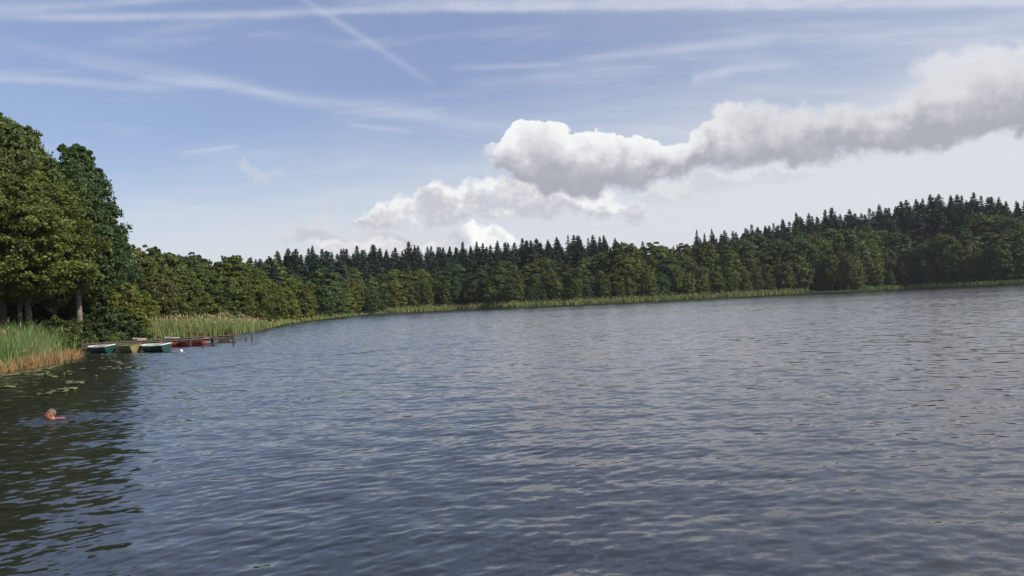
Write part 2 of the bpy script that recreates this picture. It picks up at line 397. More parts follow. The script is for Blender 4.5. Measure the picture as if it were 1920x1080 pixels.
def conifer(seed, Ht, Rad, nwh, sparse=0.0):
    rs = np.random.default_rng(seed); Ps = []; Ns = []; sx = []; sy = []; Tn = []
    for i in range(nwh):
        f = i / (nwh - 1); z = Ht * (0.10 + 0.885 * f ** 0.92)
        L0 = Rad * (1 - f) ** 0.66 * (1 if f > 0.22 else 0.75 + f) + 0.15
        L0 *= 1 - 0.55 * max(0, (f - 0.72) / 0.28)
        nb = 8 if f < 0.85 else 6; a0 = rs.random() * 6.28
        for j in range(nb):
            if rs.random() < sparse: continue
            a = a0 + j * 6.28 / nb + rs.normal() * 0.25; L = L0 * rs.uniform(0.65, 1.15)
            up = 0.55 if f > 0.9 else 0.15 - 0.5 * (1 - f)
            ns = 3 + int(L * 1.6)
            for k in range(ns):
                u = (k + 0.6) / ns; d = np.array((math.cos(a), math.sin(a), 0))
                p = d * L * u + np.array((0, 0, z + L * (up * u - 0.22 * u * u + 0.16 * u ** 3)))
                lat = np.array((-d[1], d[0], 0)); wd = (0.40 * L * (1 - 0.75 * u) + 0.14)
                for s in (-1, 1):
                    Ps.append(p + lat * s * wd * 0.42 + rs.normal(size=3) * 0.06)
                    Tn.append(d * 0.8 + lat * s * 0.9 + np.array((0, 0, -0.45)) + rs.normal(size=3) * 0.15)
                    Ns.append(np.array((0, 0, 0.55)) + d * 0.75 + rs.normal(size=3) * 0.55); sx.append(wd * 0.70); sy.append(0.24 + 0.17 * wd)
    P, N, T = np.array(Ps), np.array(Ns), np.array(Tn); sx = np.array(sx); sy = np.array(sy)
    T /= np.linalg.norm(T, axis=1)[:, None]; N -= (N * T).sum(1)[:, None] * T; N /= np.linalg.norm(N, axis=1)[:, None]
    B = np.cross(N, T)
    V = np.stack((P - T * sx[:, None], P - B * sy[:, None], P + T * sx[:, None], P + B * sy[:, None]), 1).reshape(-1, 3)
    crown = mesh_np("crown", V, np.arange(len(V)).reshape(-1, 4), M_NEEDLE)
    mb = MB(); zt = np.linspace(-0.5, Ht * 1.0, 6)
    mb.tube(np.stack((0.0 * zt, 0.0 * zt, zt), 1), np.maximum(0.24 * (1 - np.maximum(zt, 0) / Ht), 0.035), 6)
    return crown, mb.mesh("trunk", M_BARK, smooth=True), Ht

OVAL = [(0, 0.45), (0.15, 0.85), (0.4, 1.0), (0.65, 0.88), (0.85, 0.6), (0.95, 0.35), (1, 0.1)]
CONE = [(0, 0.75), (0.12, 1.0), (0.35, 0.95), (0.6, 0.72), (0.8, 0.45), (0.93, 0.22), (1, 0.06)]
DOME = [(0, 0.55), (0.2, 0.9), (0.5, 1.0), (0.75, 0.9), (0.9, 0.65), (1, 0.25)]
BUSH = [(0, 0.95), (0.3, 1.0), (0.6, 0.85), (0.85, 0.55), (1, 0.15)]
COLM = [(0, 0.6), (0.2, 0.95), (0.5, 1.0), (0.75, 0.85), (0.92, 0.5), (1, 0.15)]

NEAR = [broadleaf(11, 17, 5.2, 0.38, 900, 115, 0.115, 0.66, OVAL, 0.27, M_BARK, 110, spray=90),
        broadleaf(12, 17, 3.7, 0.33, 900, 115, 0.115, 0.62, CONE, 0.26, M_PALEBARK, 110, spray=110),
        broadleaf(13, 17, 5.4, 0.33, 900, 115, 0.115, 0.68, DOME, 0.25, M_BARK, 110, spray=90),
        broadleaf(14, 17, 4.2, 0.32, 850, 115, 0.115, 0.62, CONE, 0.24, M_BARK, 110, spray=90)]
MID = [broadleaf(21 + i, 11, 4.0, 0.05, 330, 60, 0.17, 0.62, [OVAL, DOME, CONE, OVAL, BUSH][i], 0.17, M_BARK, 30) for i in range(5)]
FAR = [broadleaf(31 + i, 16, 4.4, [0.08, 0.05, 0.12, 0.06, 0.10, 0.04, 0.30, 0.08][i], 240, 60, 0.25, 0.9, [OVAL, DOME, COLM, CONE, DOME, OVAL, DOME, COLM][i], 0.22, M_PALEBARK if i == 6 else M_BARK, 22, flat=0.30, bend=0.8) for i in range(8)]
SHRUB = [broadleaf(51 + i, 3.2, 2.2, 0.02, 120, 110, 0.10, 0.5, BUSH, 0.06, M_BARK, 20, bend=0.2) for i in range(3)]
CON = [conifer(61 + i, 22, [4.0, 3.6, 4.4, 3.4, 3.9, 3.2][i], [34, 36, 32, 38, 34, 30][i], [0.05, 0.1, 0.0, 0.12, 0.05, 0.3][i]) for i in range(6)]

def tree(name, kit, px, Y, top, label, cat, group, color, wide=1.0, z0=None, x=None):
    """one tree: base on the ground at column px and distance Y, its top reaching picture row top"""
    x = col_at(px, Y) if x is None else x
    zb = float(height(x, Y)[0]) if z0 is None else z0
    zb = max(zb, 0.0)
    Ht = max(z_at(px, top, Y) - zb, 1.0); k = Ht / kit[2]
    o = empty(name, (x, Y, zb - 0.05), random.random() * 6.28, (k * wide, k * wide, k))
    part("trunk", kit[1], o); part("crown", kit[0], o, color)
    return tag(o, label, cat, group)

def tint(c, v=0.18):
    k = 1 + random.uniform(-v, v); h = random.uniform(-0.1, 0.1)
    return (c[0] * k * (1 + h), c[1] * k, c[2] * k * (1 - h))
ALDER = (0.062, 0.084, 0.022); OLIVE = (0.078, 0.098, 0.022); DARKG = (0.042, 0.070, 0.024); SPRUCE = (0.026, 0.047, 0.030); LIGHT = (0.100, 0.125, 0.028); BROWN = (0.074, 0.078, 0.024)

# near trees on the point
for kit, px, Y, top, w, c, lab in (
    (0, 12, 64, 214, 0.88, ALDER, "tallest alder at the picture's edge, its ragged top above all other trees on the point"),
    (2, 60, 61, 318, 1.15, OLIVE, "broad olive-lit alder leaning over the near reeds, trunk rising from the plumes"),
    (1, 147, 71, 268, 1.0, DARKG, "dark cone-shaped alder with a pale grey trunk beside the jetty's landward end"),
    (3, 104, 78, 372, 1.1, OLIVE, "shorter olive alder filling the space between the tallest alder and the dark cone-shaped one"),
    (0, 34, 62, 268, 0.75, ALDER, "slim alder close behind the tallest one, trunk dark above the reed plumes"),
    (2, -75, 60, 222, 1.0, ALDER, "big alder cut off by the picture's left edge"),
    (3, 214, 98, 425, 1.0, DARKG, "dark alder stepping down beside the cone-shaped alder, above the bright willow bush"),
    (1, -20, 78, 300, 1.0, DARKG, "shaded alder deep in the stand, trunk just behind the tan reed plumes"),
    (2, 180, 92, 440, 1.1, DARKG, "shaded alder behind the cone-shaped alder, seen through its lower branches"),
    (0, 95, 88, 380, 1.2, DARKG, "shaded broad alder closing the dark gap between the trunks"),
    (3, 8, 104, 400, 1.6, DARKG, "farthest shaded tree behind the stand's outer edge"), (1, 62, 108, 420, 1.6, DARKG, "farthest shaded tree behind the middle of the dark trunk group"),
    (3, 48, 64, 335, 0.75, ALDER, "young alder between the slim one and the broad one leaning over the reeds"),
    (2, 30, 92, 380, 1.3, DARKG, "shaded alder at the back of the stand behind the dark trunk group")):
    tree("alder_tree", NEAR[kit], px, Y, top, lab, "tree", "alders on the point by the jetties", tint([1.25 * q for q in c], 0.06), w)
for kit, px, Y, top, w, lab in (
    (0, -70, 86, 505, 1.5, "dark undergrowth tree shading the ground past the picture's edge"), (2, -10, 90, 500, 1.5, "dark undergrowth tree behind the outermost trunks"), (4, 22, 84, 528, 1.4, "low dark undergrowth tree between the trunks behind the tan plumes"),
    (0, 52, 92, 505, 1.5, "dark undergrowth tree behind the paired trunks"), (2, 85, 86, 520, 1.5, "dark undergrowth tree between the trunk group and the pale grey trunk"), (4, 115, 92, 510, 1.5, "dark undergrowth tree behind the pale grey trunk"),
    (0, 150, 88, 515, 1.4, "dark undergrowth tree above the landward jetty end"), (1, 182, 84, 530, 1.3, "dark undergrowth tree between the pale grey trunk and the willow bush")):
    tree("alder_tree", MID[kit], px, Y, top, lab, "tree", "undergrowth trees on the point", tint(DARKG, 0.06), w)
for px, Y, top, c, w, lab in (
    (176, 72, 598, DARKG, 0.9, "dark shrub right of the pale grey trunk"), (112, 60, 597, ALDER, 1.2, "green shrub between the reeds and the pale grey trunk"),
    (200, 74, 578, DARKG, 1.2, "dark glossy shrub above the landward end of the long jetty"), (232, 80, 585, DARKG, 1.0, "dark low shrub between the jetty and the willow bush"),
    (206, 64, 628, LIGHT, 0.9, "small bright yellow-green bush at the jetty's edge"), (84, 70, 606, DARKG, 1.2, "shaded shrub under the dark trunk group"),
    (8, 72, 612, DARKG, 1.3, "shaded shrub behind the tan reed plumes")):
    tree("shrub", SHRUB[random.randrange(3)], px, Y, top, lab, "shrub", "shrubs under the alders", c, w)
for kit, px, Y, top, w, c, lab in (
    (4, 240, 79, 528, 1.15, LIGHT, "bright willow bush beside the dark shrubs at the inner end of the reeds"), (2, 275, 92, 545, 0.9, LIGHT, "low pale willow bush at the inner end of the tan reeds"),
    (0, 262, 104, 462, 0.9, OLIVE, "olive tree rising behind the bright willow bush"), (1, 300, 100, 515, 1.0, BROWN, "thin brownish tree with a bare dark stem at the inner end of the tan reeds"),
    (3, 322, 106, 508, 1.0, OLIVE, "olive tree just right of the brownish bare-stemmed tree"), (0, 346, 108, 515, 1.0, ALDER, "second tree right of the brownish bare-stemmed one, in the reed-side row"),
    (2, 368, 112, 512, 1.0, OLIVE, "round olive tree above the tallest tan plumes"), (0, 392, 116, 515, 1.0, ALDER, "tree in the reed-side row above the long jetty's outer half"),
    (1, 415, 119, 508, 1.1, OLIVE, "dome-shaped tree above the outer end of the long jetty"), (0, 440, 122, 518, 1.0, ALDER, "tree in the reed-side row above the two lone mooring poles"),
    (3, 462, 128, 512, 1.1, OLIVE, "cone-shaped olive tree above the greenest part of the bay reeds"), (2, 484, 138, 520, 1.0, ALDER, "fourth tree from the outer end of the bay's reed-side row"),
    (0, 503, 152, 518, 1.0, OLIVE, "third tree from the outer end of the bay's reed-side row"), (2, 520, 172, 530, 1.0, OLIVE, "second tree from the outer end of the bay's reed-side row"),
    (4, 535, 200, 548, 0.9, LIGHT, "outermost low tree of the bay, where the dark far shore begins"),
    (2, 285, 122, 462, 0.9, ALDER, "tree on the bay's upper edge next to the dark alders"), (0, 312, 128, 472, 0.9, OLIVE, "upper-row bay tree behind the brownish bare-stemmed one"),
    (1, 338, 132, 478, 1.0, ALDER, "upper-row bay tree left of the lowest dip of its skyline"), (2, 362, 140, 487, 1.0, OLIVE, "upper-row bay tree under the lowest dip of its skyline"),
    (0, 388, 145, 490, 1.0, OLIVE, "upper-row bay tree behind the round olive tree over the plumes"), (3, 412, 150, 493, 1.0, ALDER, "upper-row bay tree behind the dome-shaped tree"),
    (2, 437, 156, 495, 1.1, OLIVE, "upper-row bay tree just below the first distant spruces"), (0, 462, 166, 500, 1.0, OLIVE, "upper-row bay tree behind the cone-shaped olive one"),
    (1, 487, 182, 506, 1.0, OLIVE, "second upper-row bay tree from the outer end"), (0, 510, 202, 515, 1.0, ALDER, "outermost upper-row tree of the bay")):
    tree("alder_tree", MID[kit], px, Y, top, lab, "tree", "young trees round the bay", tint([1.15 * q for q in c], 0.08), w)

# far shore
SKY = [(330, 486), (380, 487), (430, 489), (470, 480), (520, 474), (560, 470), (620, 466), (680, 463), (740, 462), (790, 460), (850, 460), (900, 456), (960, 452), (1010, 449), (1060, 446), (1110, 441),
       (1150, 440), (1165, 447), (1300, 456), (1390, 425), (1440, 420), (1470, 413), (1490, 405), (1540, 400), (1565, 392), (1620, 396), (1645, 388), (1690, 384), (1720, 374), (1740, 369), (1785, 366), (1817, 365), (1840, 362), (1880, 371), (1920, 374), (2000, 372)]
CANOPY = [(540, 508), (600, 502), (660, 500), (720, 500), (745, 497), (800, 505), (850, 497), (870, 492), (960, 482), (1000, 486), (1060, 478), (1120, 470), (1165, 451), (1200, 452), (1250, 452), (1300, 468), (1350, 452), (1380, 444), (1450, 442),
          (1500, 440), (1550, 436), (1600, 438), (1640, 428), (1700, 438), (1740, 442), (1790, 422), (1850, 406), (1920, 405), (2000, 405)]
FRONT = [(540, 540), (600, 540), (700, 530), (760, 518), (850, 525), (950, 522), (1000, 530), (1060, 525), (1150, 518), (1250, 508), (1300, 498), (1350, 505), (1400, 512), (1450, 500), (1500, 468), (1560, 470), (1640, 495), (1700, 498), (1760, 480), (1820, 452), (1920, 450), (2000, 450)]
def shore_y(px):                                  # distance of the far water's edge at a column
    return float(ground(px, lerp(SHORE_PX, px))[1])
ZONES = [(455, "the innermost corner of the bay"), (640, "the low marsh bushes"), (760, "the start of the far reed strip"), (900, "the bright little cloud on the horizon"), (1040, "the middle of the far reed strip"),
         (1170, "the round-topped dip in the spruce ridge"), (1300, "the three lone spruce tips"), (1420, "the outer half of the reed strip"), (1530, "the gap in the reeds with pale trunks"), (1650, "the short reed strip past the gap"), (1760, "the tall spruce cluster"), (1850, "the outer end of the far shore"), (9999, "")]
def zone(px):
    for (a, n), (b_, _) in zip(ZONES, ZONES[1:]):
        if px < (a + b_) / 2: return n
    return ZONES[-2][1]
ORD = ["first", "second", "third", "fourth", "fifth", "sixth", "seventh", "eighth", "ninth", "tenth", "eleventh", "twelfth"]
counts = {}
def nth(row, z):
    k = counts.get((row, z), 0); counts[(row, z)] = k + 1; return ORD[min(k, 11)]
def far_row(row, words_, tops, back, step, jit, pal, wide, kits, lo, hi, up=0):
    px = lo
    while px < hi:
        p = px + random.uniform(-jit, jit); Y = shore_y(p) + back * random.uniform(0.8, 1.2)
        top = lerp(tops, p) + random.uniform(-11, 14) + up + (9 if row == "C" and p < 1165 else 0)
        z = zone(p); c = tint([1.35 * q for q in random.choice(pal)], 0.28)
        tree("broadleaf_tree", FAR[random.choice(kits)], p, Y, top, f"{nth(row, z)} {words_} from the left, by {z}", "tree", "leafy trees of the far shore", c, wide * random.uniform(0.85, 1.2))
        px += step * random.uniform(0.8, 1.2)
MIXP = [ALDER, OLIVE, ALDER, DARKG, OLIVE]
far_row("A", "waterside leafy tree", FRONT, 11, 27, 5, MIXP, 0.95, [0, 2, 3, 5, 7, 1], 548, 1990)
far_row("B", "second-row leafy tree", [(p, (lerp(CANOPY, p) + lerp(FRONT, p)) / 2) for p in range(540, 2010, 20)], 24, 32, 8, [ALDER, DARKG, DARKG, OLIVE], 1.1, [0, 1, 3, 4, 5], 552, 1990)  # doubled DARKG colours shade into the gaps between the lit crowns
far_row("C", "ridge-foot leafy tree", CANOPY, 40, 32, 8, [ALDER, DARKG, OLIVE, DARKG, ALDER], 1.15, [1, 4, 0, 5], 545, 1990)
far_row("D", "low-skyline leafy tree", [(330, 488), (450, 490), (560, 500)], 60, 26, 6, [ALDER, DARKG], 1.1, [1, 4, 0], 322, 560)
for px in (1562, 1577, 1590):
    tree("broadleaf_tree", FAR[6], px, shore_y(px) + 6, lerp(FRONT, px) + 5 + random.uniform(0, 20), {1562: "left", 1577: "middle", 1590: "right"}[px] + " one of the three pale-trunked trees standing in the gap of the reeds", "tree", "leafy trees of the far shore", tint(OLIVE), 0.75)
def con_row(row, words_, up, back, step, lo, hi, jit=7, tall=0):
    px = lo
    while px < hi:
        p = px + random.uniform(-jit, jit)
        if not (1170 < p < 1305 and row == "E") :
            Y = shore_y(p) + back * random.uniform(0.85, 1.2)
            top = lerp(SKY, p) + up + random.uniform(-5, 8) + (random.random() < 0.12) * random.uniform(-8, 0); z = zone(p)
            near = p > 1380
            tree("spruce_tree", CON[random.randrange(6)], p, Y, top, f"{words_} above {z}" if row == 'E' else f"{words_} below the skyline tips, by {z}", "tree", f"{'skyline' if row == 'E' else 'slope'} spruces above {z}", tint(SPRUCE, 0.2), 1.5 * random.uniform(0.75, 1.3))
        px += step * random.uniform(0.45, 1.55)
con_row("E", "spruce tip against the sky", 0, 78, 11.3, 448, 1950)
con_row("F", "dark spruce", 5, 62, 14.5, 455, 1950)
con_row("G", "dark spruce", 18, 52, 24, 470, 1950)
for px, top, wd in ((1312, 430, "left"), (1326, 436, "middle, shorter"), (1340, 428, "right")):
    tree("spruce_tree", CON[{"left": 0, "right": 2}.get(wd, 4)], px, shore_y(px) + 75, top, f"{wd} one of the three lone spruce tips rising from the leafy dip", "tree", "three lone spruces", SPRUCE, 0.9)
for px, Y, top, lab in ((300, 165, 466, "dark pine crown poking up behind the bay trees"), (425, 300, 481, "lone dark pine tip on the distant low skyline")):
    tree("pine_tree", FAR[4], px, Y, top, lab, "tree", None, SPRUCE, 0.5)
for px, top, lab in ((652, 584, "low marsh bush standing nearest the bay at the far waterline"), (690, 581, "second low marsh bush at the far waterline"), (668, 583, "low marsh bush between two others at the far waterline")):
    tree("marsh_bush", SHRUB[1], px, shore_y(px) + 1, top, lab, "bush", "low bushes at the far waterline", (0.05, 0.055, 0.025), 1.5)

# ------------------------------------------------------------------ reeds
def reeds(name, label, front_px, depth, dens, h, wid, mix, lean=0.18, plume=0.0, front_brown=0.0, segs=3, plume_at=None, edge_h=0.6, seed=1, patchy=0.25):
    """a bed of blades behind a waterline; mix = shares of green, yellowed, dead stems"""
    rs = np.random.default_rng(seed); P = np.array([ground(*p) for p in front_px])
    seg = np.linalg.norm(np.diff(P, axis=0), axis=1); cum = np.concatenate(([0], np.cumsum(seg)))
    n = int(dens * cum[-1] * depth); s = rs.random(n) * cum[-1]
    bx = np.interp(s, cum, P[:, 0]); by = np.interp(s, cum, P[:, 1])
    k = np.clip(np.searchsorted(cum, s) - 1, 0, len(seg) - 1); T = np.diff(P, axis=0) / seg[:, None]
    Nn = np.stack((-T[:, 1], T[:, 0]), 1)[k]
    d = rs.random(n) ** 1.25 * depth + 0.35 * np.sin(s * 0.9) + 0.25 * np.sin(s * 2.3 + 1)
    x = bx + Nn[:, 0] * d; y = by + Nn[:, 1] * d
    hh = h * rs.uniform(0.7, 1.12, n) * (edge_h + (1 - edge_h) * sstep(0, depth * 0.35, d)) * (1 + patchy * np.sin(s * 0.5 + 2) * np.sin(d * 0.7 + s * 0.17))
    kind = rs.choice(3, n, p=mix)
    fb = rs.random(n) < front_brown * (1 - sstep(0.5, 1.6, d)); kind[fb] = 2; hh[fb] *= rs.uniform(0.2, 0.5, fb.sum())
    a = rs.random(n) * 6.28; ln = lean * rs.uniform(0.2, 1.6, n) * hh; dirv = np.stack((np.cos(a) * ln - 0.10 * hh, np.sin(a) * ln), 1)
    fa = rs.random(n) * 3.14; w = wid * rs.uniform(0.6, 1.3, n)
    side = np.stack((np.cos(fa), np.sin(fa)), 1) * w[:, None] * 0.5
    V = np.zeros((n, (segs + 1) * 2, 3))
    for j in range(segs + 1):
        u = j / segs; bw = (1 - u ** 1.6) * 0.92 + 0.08
        cx = x + dirv[:, 0] * u * u; cy = y + dirv[:, 1] * u * u; cz = -0.15 + (hh + 0.15) * (u - 0.06 * u * u)
        V[:, 2 * j] = np.stack((cx - side[:, 0] * bw, cy - side[:, 1] * bw, cz), 1); V[:, 2 * j + 1] = np.stack((cx + side[:, 0] * bw, cy + side[:, 1] * bw, cz), 1)
    base = np.arange(n)[:, None] * (segs + 1) * 2
    Fq = np.concatenate([np.stack([base[:, 0] + 2 * j + o for o in (0, 1, 3, 2)], 1) for j in range(segs)])
    mi = np.tile(kind, segs)
    Vs = [V.reshape(-1, 3)]; Fs = [Fq]; mis = [mi]; off = len(Vs[0])
    if plume > 0:
        sel = rs.random(n) < plume * (1 if plume_at is None else np.array([lerp(plume_at, q) for q in s / cum[-1]]))
        m_ = sel.sum(); tip = np.stack((x[sel] + dirv[sel, 0], y[sel] + dirv[sel, 1], hh[sel] * 1.02), 1)
        ph = 0.32 * rs.uniform(0.7, 1.3, m_); pw = wid * 0.75 * rs.uniform(0.7, 1.3, m_)
        sd = np.stack((np.cos(fa[sel]), np.sin(fa[sel]), 0 * fa[sel]), 1)
        dv = np.stack((dirv[sel, 0] * 0.2, dirv[sel, 1] * 0.2, ph), 1)
        PV = np.stack((tip, tip + dv * 0.45 - sd * pw[:, None], tip + dv, tip + dv * 0.45 + sd * pw[:, None]), 1).reshape(-1, 3)
        Vs.append(PV); Fs.append(np.arange(len(PV)).reshape(-1, 4) + off); mis.append(np.full(m_, 3)); off += len(PV)
    o = part(name, mesh_np(name, np.vstack(Vs), np.vstack(Fs), [M_REEDG, M_REEDY, M_REEDB, M_PLUME], np.concatenate(mis)))
    return tag(o, label, "reeds", None, "stuff")

reeds("reeds", "green reed bed with orange dead stems at its foot beside the boats", [(-300, 731), (-100, 709), (0, 700), (60, 691), (110, 680), (152, 667)], 9, 75, 2.15, 0.036, (0.80, 0.12, 0.08), 0.42, plume=0.035, plume_at=[(0, 1), (0.62, 1), (0.72, 0.1), (1, 0.0)], front_brown=0.95, segs=4, edge_h=0.75, seed=2)
reeds("reeds", "long bay reed bed topped with tan plumes behind the long jetty", [(262, 637), (350, 632), (440, 627), (480, 620), (505, 613.5)], 14, 30, 2.05, 0.06, (0.62, 0.30, 0.08), 0.17, plume=0.07, front_brown=0.25, seed=3, patchy=0.1)
reeds("reeds", "yellow-green tapering end of the bay reed bed", [(500, 615), (520, 610), (570, 602), (620, 597), (650, 592.3)], 22, 7, 1.9, 0.13, (0.35, 0.60, 0.05), 0.2, plume=0.03, edge_h=0.35, seed=4)
reeds("reeds", "low green marsh growth at the innermost far shore", [(640, 593.5), (700, 589), (745, 586.3)], 12, 6, 1.3, 0.16, (0.75, 0.2, 0.05), 0.2, edge_h=0.4, seed=5)
reeds("reeds", "long narrow reed strip along the far waterline", [(735, 587), (860, 580.5), (960, 577), (1160, 567.5), (1280, 561.5), (1400, 555.5), (1520, 549.5)], 6, 9, 2.2, 0.17, (0.42, 0.50, 0.08), 0.12, plume=0.12, edge_h=0.8, seed=6, patchy=0.12)
reeds("reeds", "short green reed strip beyond the gap with pale trunks", [(1632, 544.5), (1700, 541), (1800, 537), (1920, 532), (2080, 525)], 6, 9, 2.1, 0.17, (0.72, 0.25, 0.03), 0.12, edge_h=0.8, seed=7, patchy=0.12)

reeds("reeds", "thin dark sedge along the gap with pale trunks", [(1518, 549.6), (1600, 546), (1634, 544.4)], 5, 4, 0.9, 0.12, (0.9, 0.08, 0.02), 0.3, edge_h=0.5, seed=8)

# ------------------------------------------------------------------ jetties and poles
def jetty(label, A, B, width, zd, post_t, seed, bh=0.145):
    rs = np.random.default_rng(seed); A = np.asarray(A, float); B = np.asarray(B, float)
    L = np.linalg.norm(B - A); d = (B - A) / L; ang_ = math.atan2(d[1], d[0])
    o = empty("jetty", (A[0], A[1], 0), ang_)
    deck = MB(); x = 0.0
    while x < L:
        w = 0.135 + rs.normal() * 0.004
        deck.box((x + w / 2, rs.normal() * 0.02, zd - 0.02 + rs.normal() * 0.003), (w, width + rs.normal() * 0.03, 0.04), rs.normal() * 0.006); x += w + 0.012
    deck.build("deck", M_WOOD, o)
    for y in (-width / 2 + 0.12, width / 2 - 0.12):
        MB().box((L / 2, y, zd - 0.042 - bh / 2), (L - 0.04, 0.09, bh)).build("beam", M_WOODD, o)
    for t in post_t:
        for y in (-width / 2 + 0.02, width / 2 - 0.02):
            h = zd - 0.03 + (t > 0.96) * 0.10; yy = y + (0.10 if y > 0 else -0.10)
            MB().tube([(t * L, yy, -1.3), (t * L + rs.normal() * 0.03, yy, h)], [0.085, 0.075], 9).build("post", M_WOODD, o, True)
    return tag(o, label, "jetty")
JA, JB = ground(150, 645.2, 0.55), ground(437, 627.5, 0.55)
jetty("long weathered wooden jetty along the bay reeds, reaching farthest out", JA, JB, 1.1, 0.55, (0.15, 0.36, 0.57, 0.78, 0.985), 1, 0.30)  # extra-deep dark beams stand in for the shade under this deck
KA, KB = ground(192, 645.6, 0.5), ground(404, 633.4, 0.5)
jetty("shorter weathered jetty nearer the viewer with boats on both sides", KA, KB, 1.0, 0.50, (0.18, 0.50, 0.76, 0.975), 2)
for px, py, top, r, lab in ((462, 639.6, 631.5, 0.05, "inner one of the two lone dark poles off the long jetty's end"), (472.5, 639, 627.5, 0.05, "outer, taller one of the two lone dark poles off the long jetty's end"),
                            (438, 646, 627, 0.06, "dark leaning mooring pole at the tip of the long jetty"), (380.5, 652, 641, 0.05, "dark mooring pole before the end of the shorter jetty"),
                            (414, 643.5, 636.5, 0.04, "thin stake in front of the faded red boat"), (321, 656, 646.5, 0.045, "pale stake beside the stern of the white-rimmed green boat"), (263, 657.5, 641, 0.05, "dark stake between the olive boat and the white-rimmed boat")):
    p = ground(px, py); h = z_at(px, top, p[1])
    o = MB().tube([(0, 0, -1.2), (-0.01, 0, 0.3), (-0.04, 0, h * 0.7), (-0.05, 0.0, h)], [r * 1.1, r * 1.05, r, r * 0.85], 9).build("mooring_pole", M_WOOD if "pale" in lab else M_WOODD, None, True)
    o.location = (p[0], p[1], 0); tag(o, lab, "pole", "mooring poles by the jetties")

# ------------------------------------------------------------------ boats
def boat(label, px, py, rz, L, W, hull_m, rim_m, inner_m, pitch=0.0, dep=0.46, seat_m=None, extra=None, heel=0.0):
    p = ground(px, py); o = empty("rowing_boat", (p[0], p[1], 0), rz); o.rotation_euler = (heel, pitch, rz)
    st = np.linspace(0, 1, 15)                                        # stern (0) to bow (1)
    hw = W / 2 * np.array([lerp([(0, 0.80), (0.2, 0.95), (0.45, 1.0), (0.7, 0.80), (0.85, 0.52), (0.95, 0.22), (1, 0.03)], s) for s in st])
    keel = np.array([lerp([(0, -0.08), (0.3, -0.13), (0.7, -0.12), (0.9, -0.02), (1, 0.22)], s) for s in st])
    sheer = np.array([dep - 0.12 + 0.04 * (1 - s) ** 2 + 0.09 * s ** 2.4 for s in st])
    def shell(inset, up):
        V = []
        for s, w, k, sh in zip(st, hw, keel, sheer):
            w = max(w - inset, 0.006); k = k + up; xx = (s - 0.5) * L + (inset if s == 0 else (-inset if s == 1 else 0))
            for f, q in ((-1, 1), (-0.95, 0.62), (-0.80, 0.25), (-0.42, 0.05), (0, 0), (0.42, 0.05), (0.80, 0.25), (0.95, 0.62), (1, 1)):
                V.append((xx + 0.16 * s * s * q * (1 if s > .6 else 0), f * w, k + (sh - k) * q))
        Q = [(i * 9 + j, (i + 1) * 9 + j, (i + 1) * 9 + j + 1, i * 9 + j + 1) for i in range(14) for j in range(8)]
        return np.array(V), Q
    V, Q = shell(0, 0); mb = MB().add(V, Q)
    T0 = V[:9]; c = T0.mean(0); mb.add(np.vstack((T0, [c])), None, [(9, j, j + 1) for j in range(8)] + [(9, 8, 0)])
    mb.build("hull", hull_m, o, True)
    V2, Q2 = shell(0.03, 0.05); V2[:, 2] = np.minimum(V2[:, 2], np.repeat(sheer - 0.005, 9)); m2 = MB().add(V2, [q[::-1] for q in Q2])
    T0 = V2[:9]; m2.add(np.vstack((T0, [T0.mean(0)])), None, [(9, j + 1, j) for j in range(8)] + [(9, 0, 8)])
    m2.build("inner_lining", inner_m, o, True)
    rim = MB()
    for sgn in (0, 8):
        rim.tube([V[i * 9 + sgn] + np.array((0, 0, 0.012)) for i in range(15)], 0.032, 6)
    rim.tube([V[0] + (0, 0, 0.012), V[8] + (0, 0, 0.012)], 0.03, 6)
    rim.build("gunwale", rim_m, o, True)
    for f in (0.12, 0.46):
        i = int(f * 14); MB().box(((f - 0.5) * L, 0, dep * 0.56), (0.26, hw[i] * 2 * 0.93, 0.03)).build("bench", seat_m or inner_m, o)
    fv = [V2[i * 9 + j] + np.array((0, 0, -0.002)) for i in (11, 12, 13, 14) for j in (0, 8)]; fv = np.array(fv)
    MB().add(fv, [(0, 2, 3, 1), (2, 4, 5, 3), (4, 6, 7, 5)]).build("foredeck", rim_m, o)
    if extra: extra(o, L, W, dep, hw, sheer)
    return tag(o, label, "rowing boat", "rowing boats at the jetties")
def plate(o, L, W, dep, hw, sheer):
    MB().box((-0.05 * L, -hw[7] - 0.012, 0.17), (0.30, 0.02, 0.13)).build("name_plate", M_CREAM, o)
boat("green rowing boat with white rim lying nearest the reeds", 189, 661, R(146), 2.7, 1.0, M_GREEN, M_WHITE, M_CREAM, R(1.5), dep=0.54, heel=R(-7))
boat("olive rowing boat with cream inside between two green boats", 241, 660, R(140), 2.5, 0.95, M_OLIVE, M_OLIVE, M_CREAM, R(1.5), dep=0.56, heel=R(-6))
boat("green rowing boat with white rim and a pale plate on its side", 291, 659, R(150), 2.6, 1.0, M_GREEN, M_WHITE, M_WHITE, R(1.5), dep=0.54, heel=R(-7), extra=plate)
boat("long red boat seen under the shorter jetty's deck beside its post", 335, 648.5, R(14), 2.2, 1.1, M_RED, M_RED, M_PINK, dep=0.5)
boat("red boat with pale patches seen under the outer half of the shorter jetty", 366, 647, R(60), 2.2, 0.95, M_RED, M_PINK, M_PINK, dep=0.5)
boat("faded pink-red boat under the tip of the long jetty", 419, 640.3, R(120), 1.9, 0.9, M_PINK, M_PINK, M_PALE, dep=0.52)
boat("pale boat between the jetties, showing above the olive boat", 260, 646.5, R(130), 2.2, 0.9, M_PINK, M_PALE, M_PALE, dep=0.60)
boat("pale-rimmed boat between the jetties, showing behind the red boat", 320, 644, R(130), 2.2, 0.9, M_RED, M_PALE, M_PALE, dep=0.57)

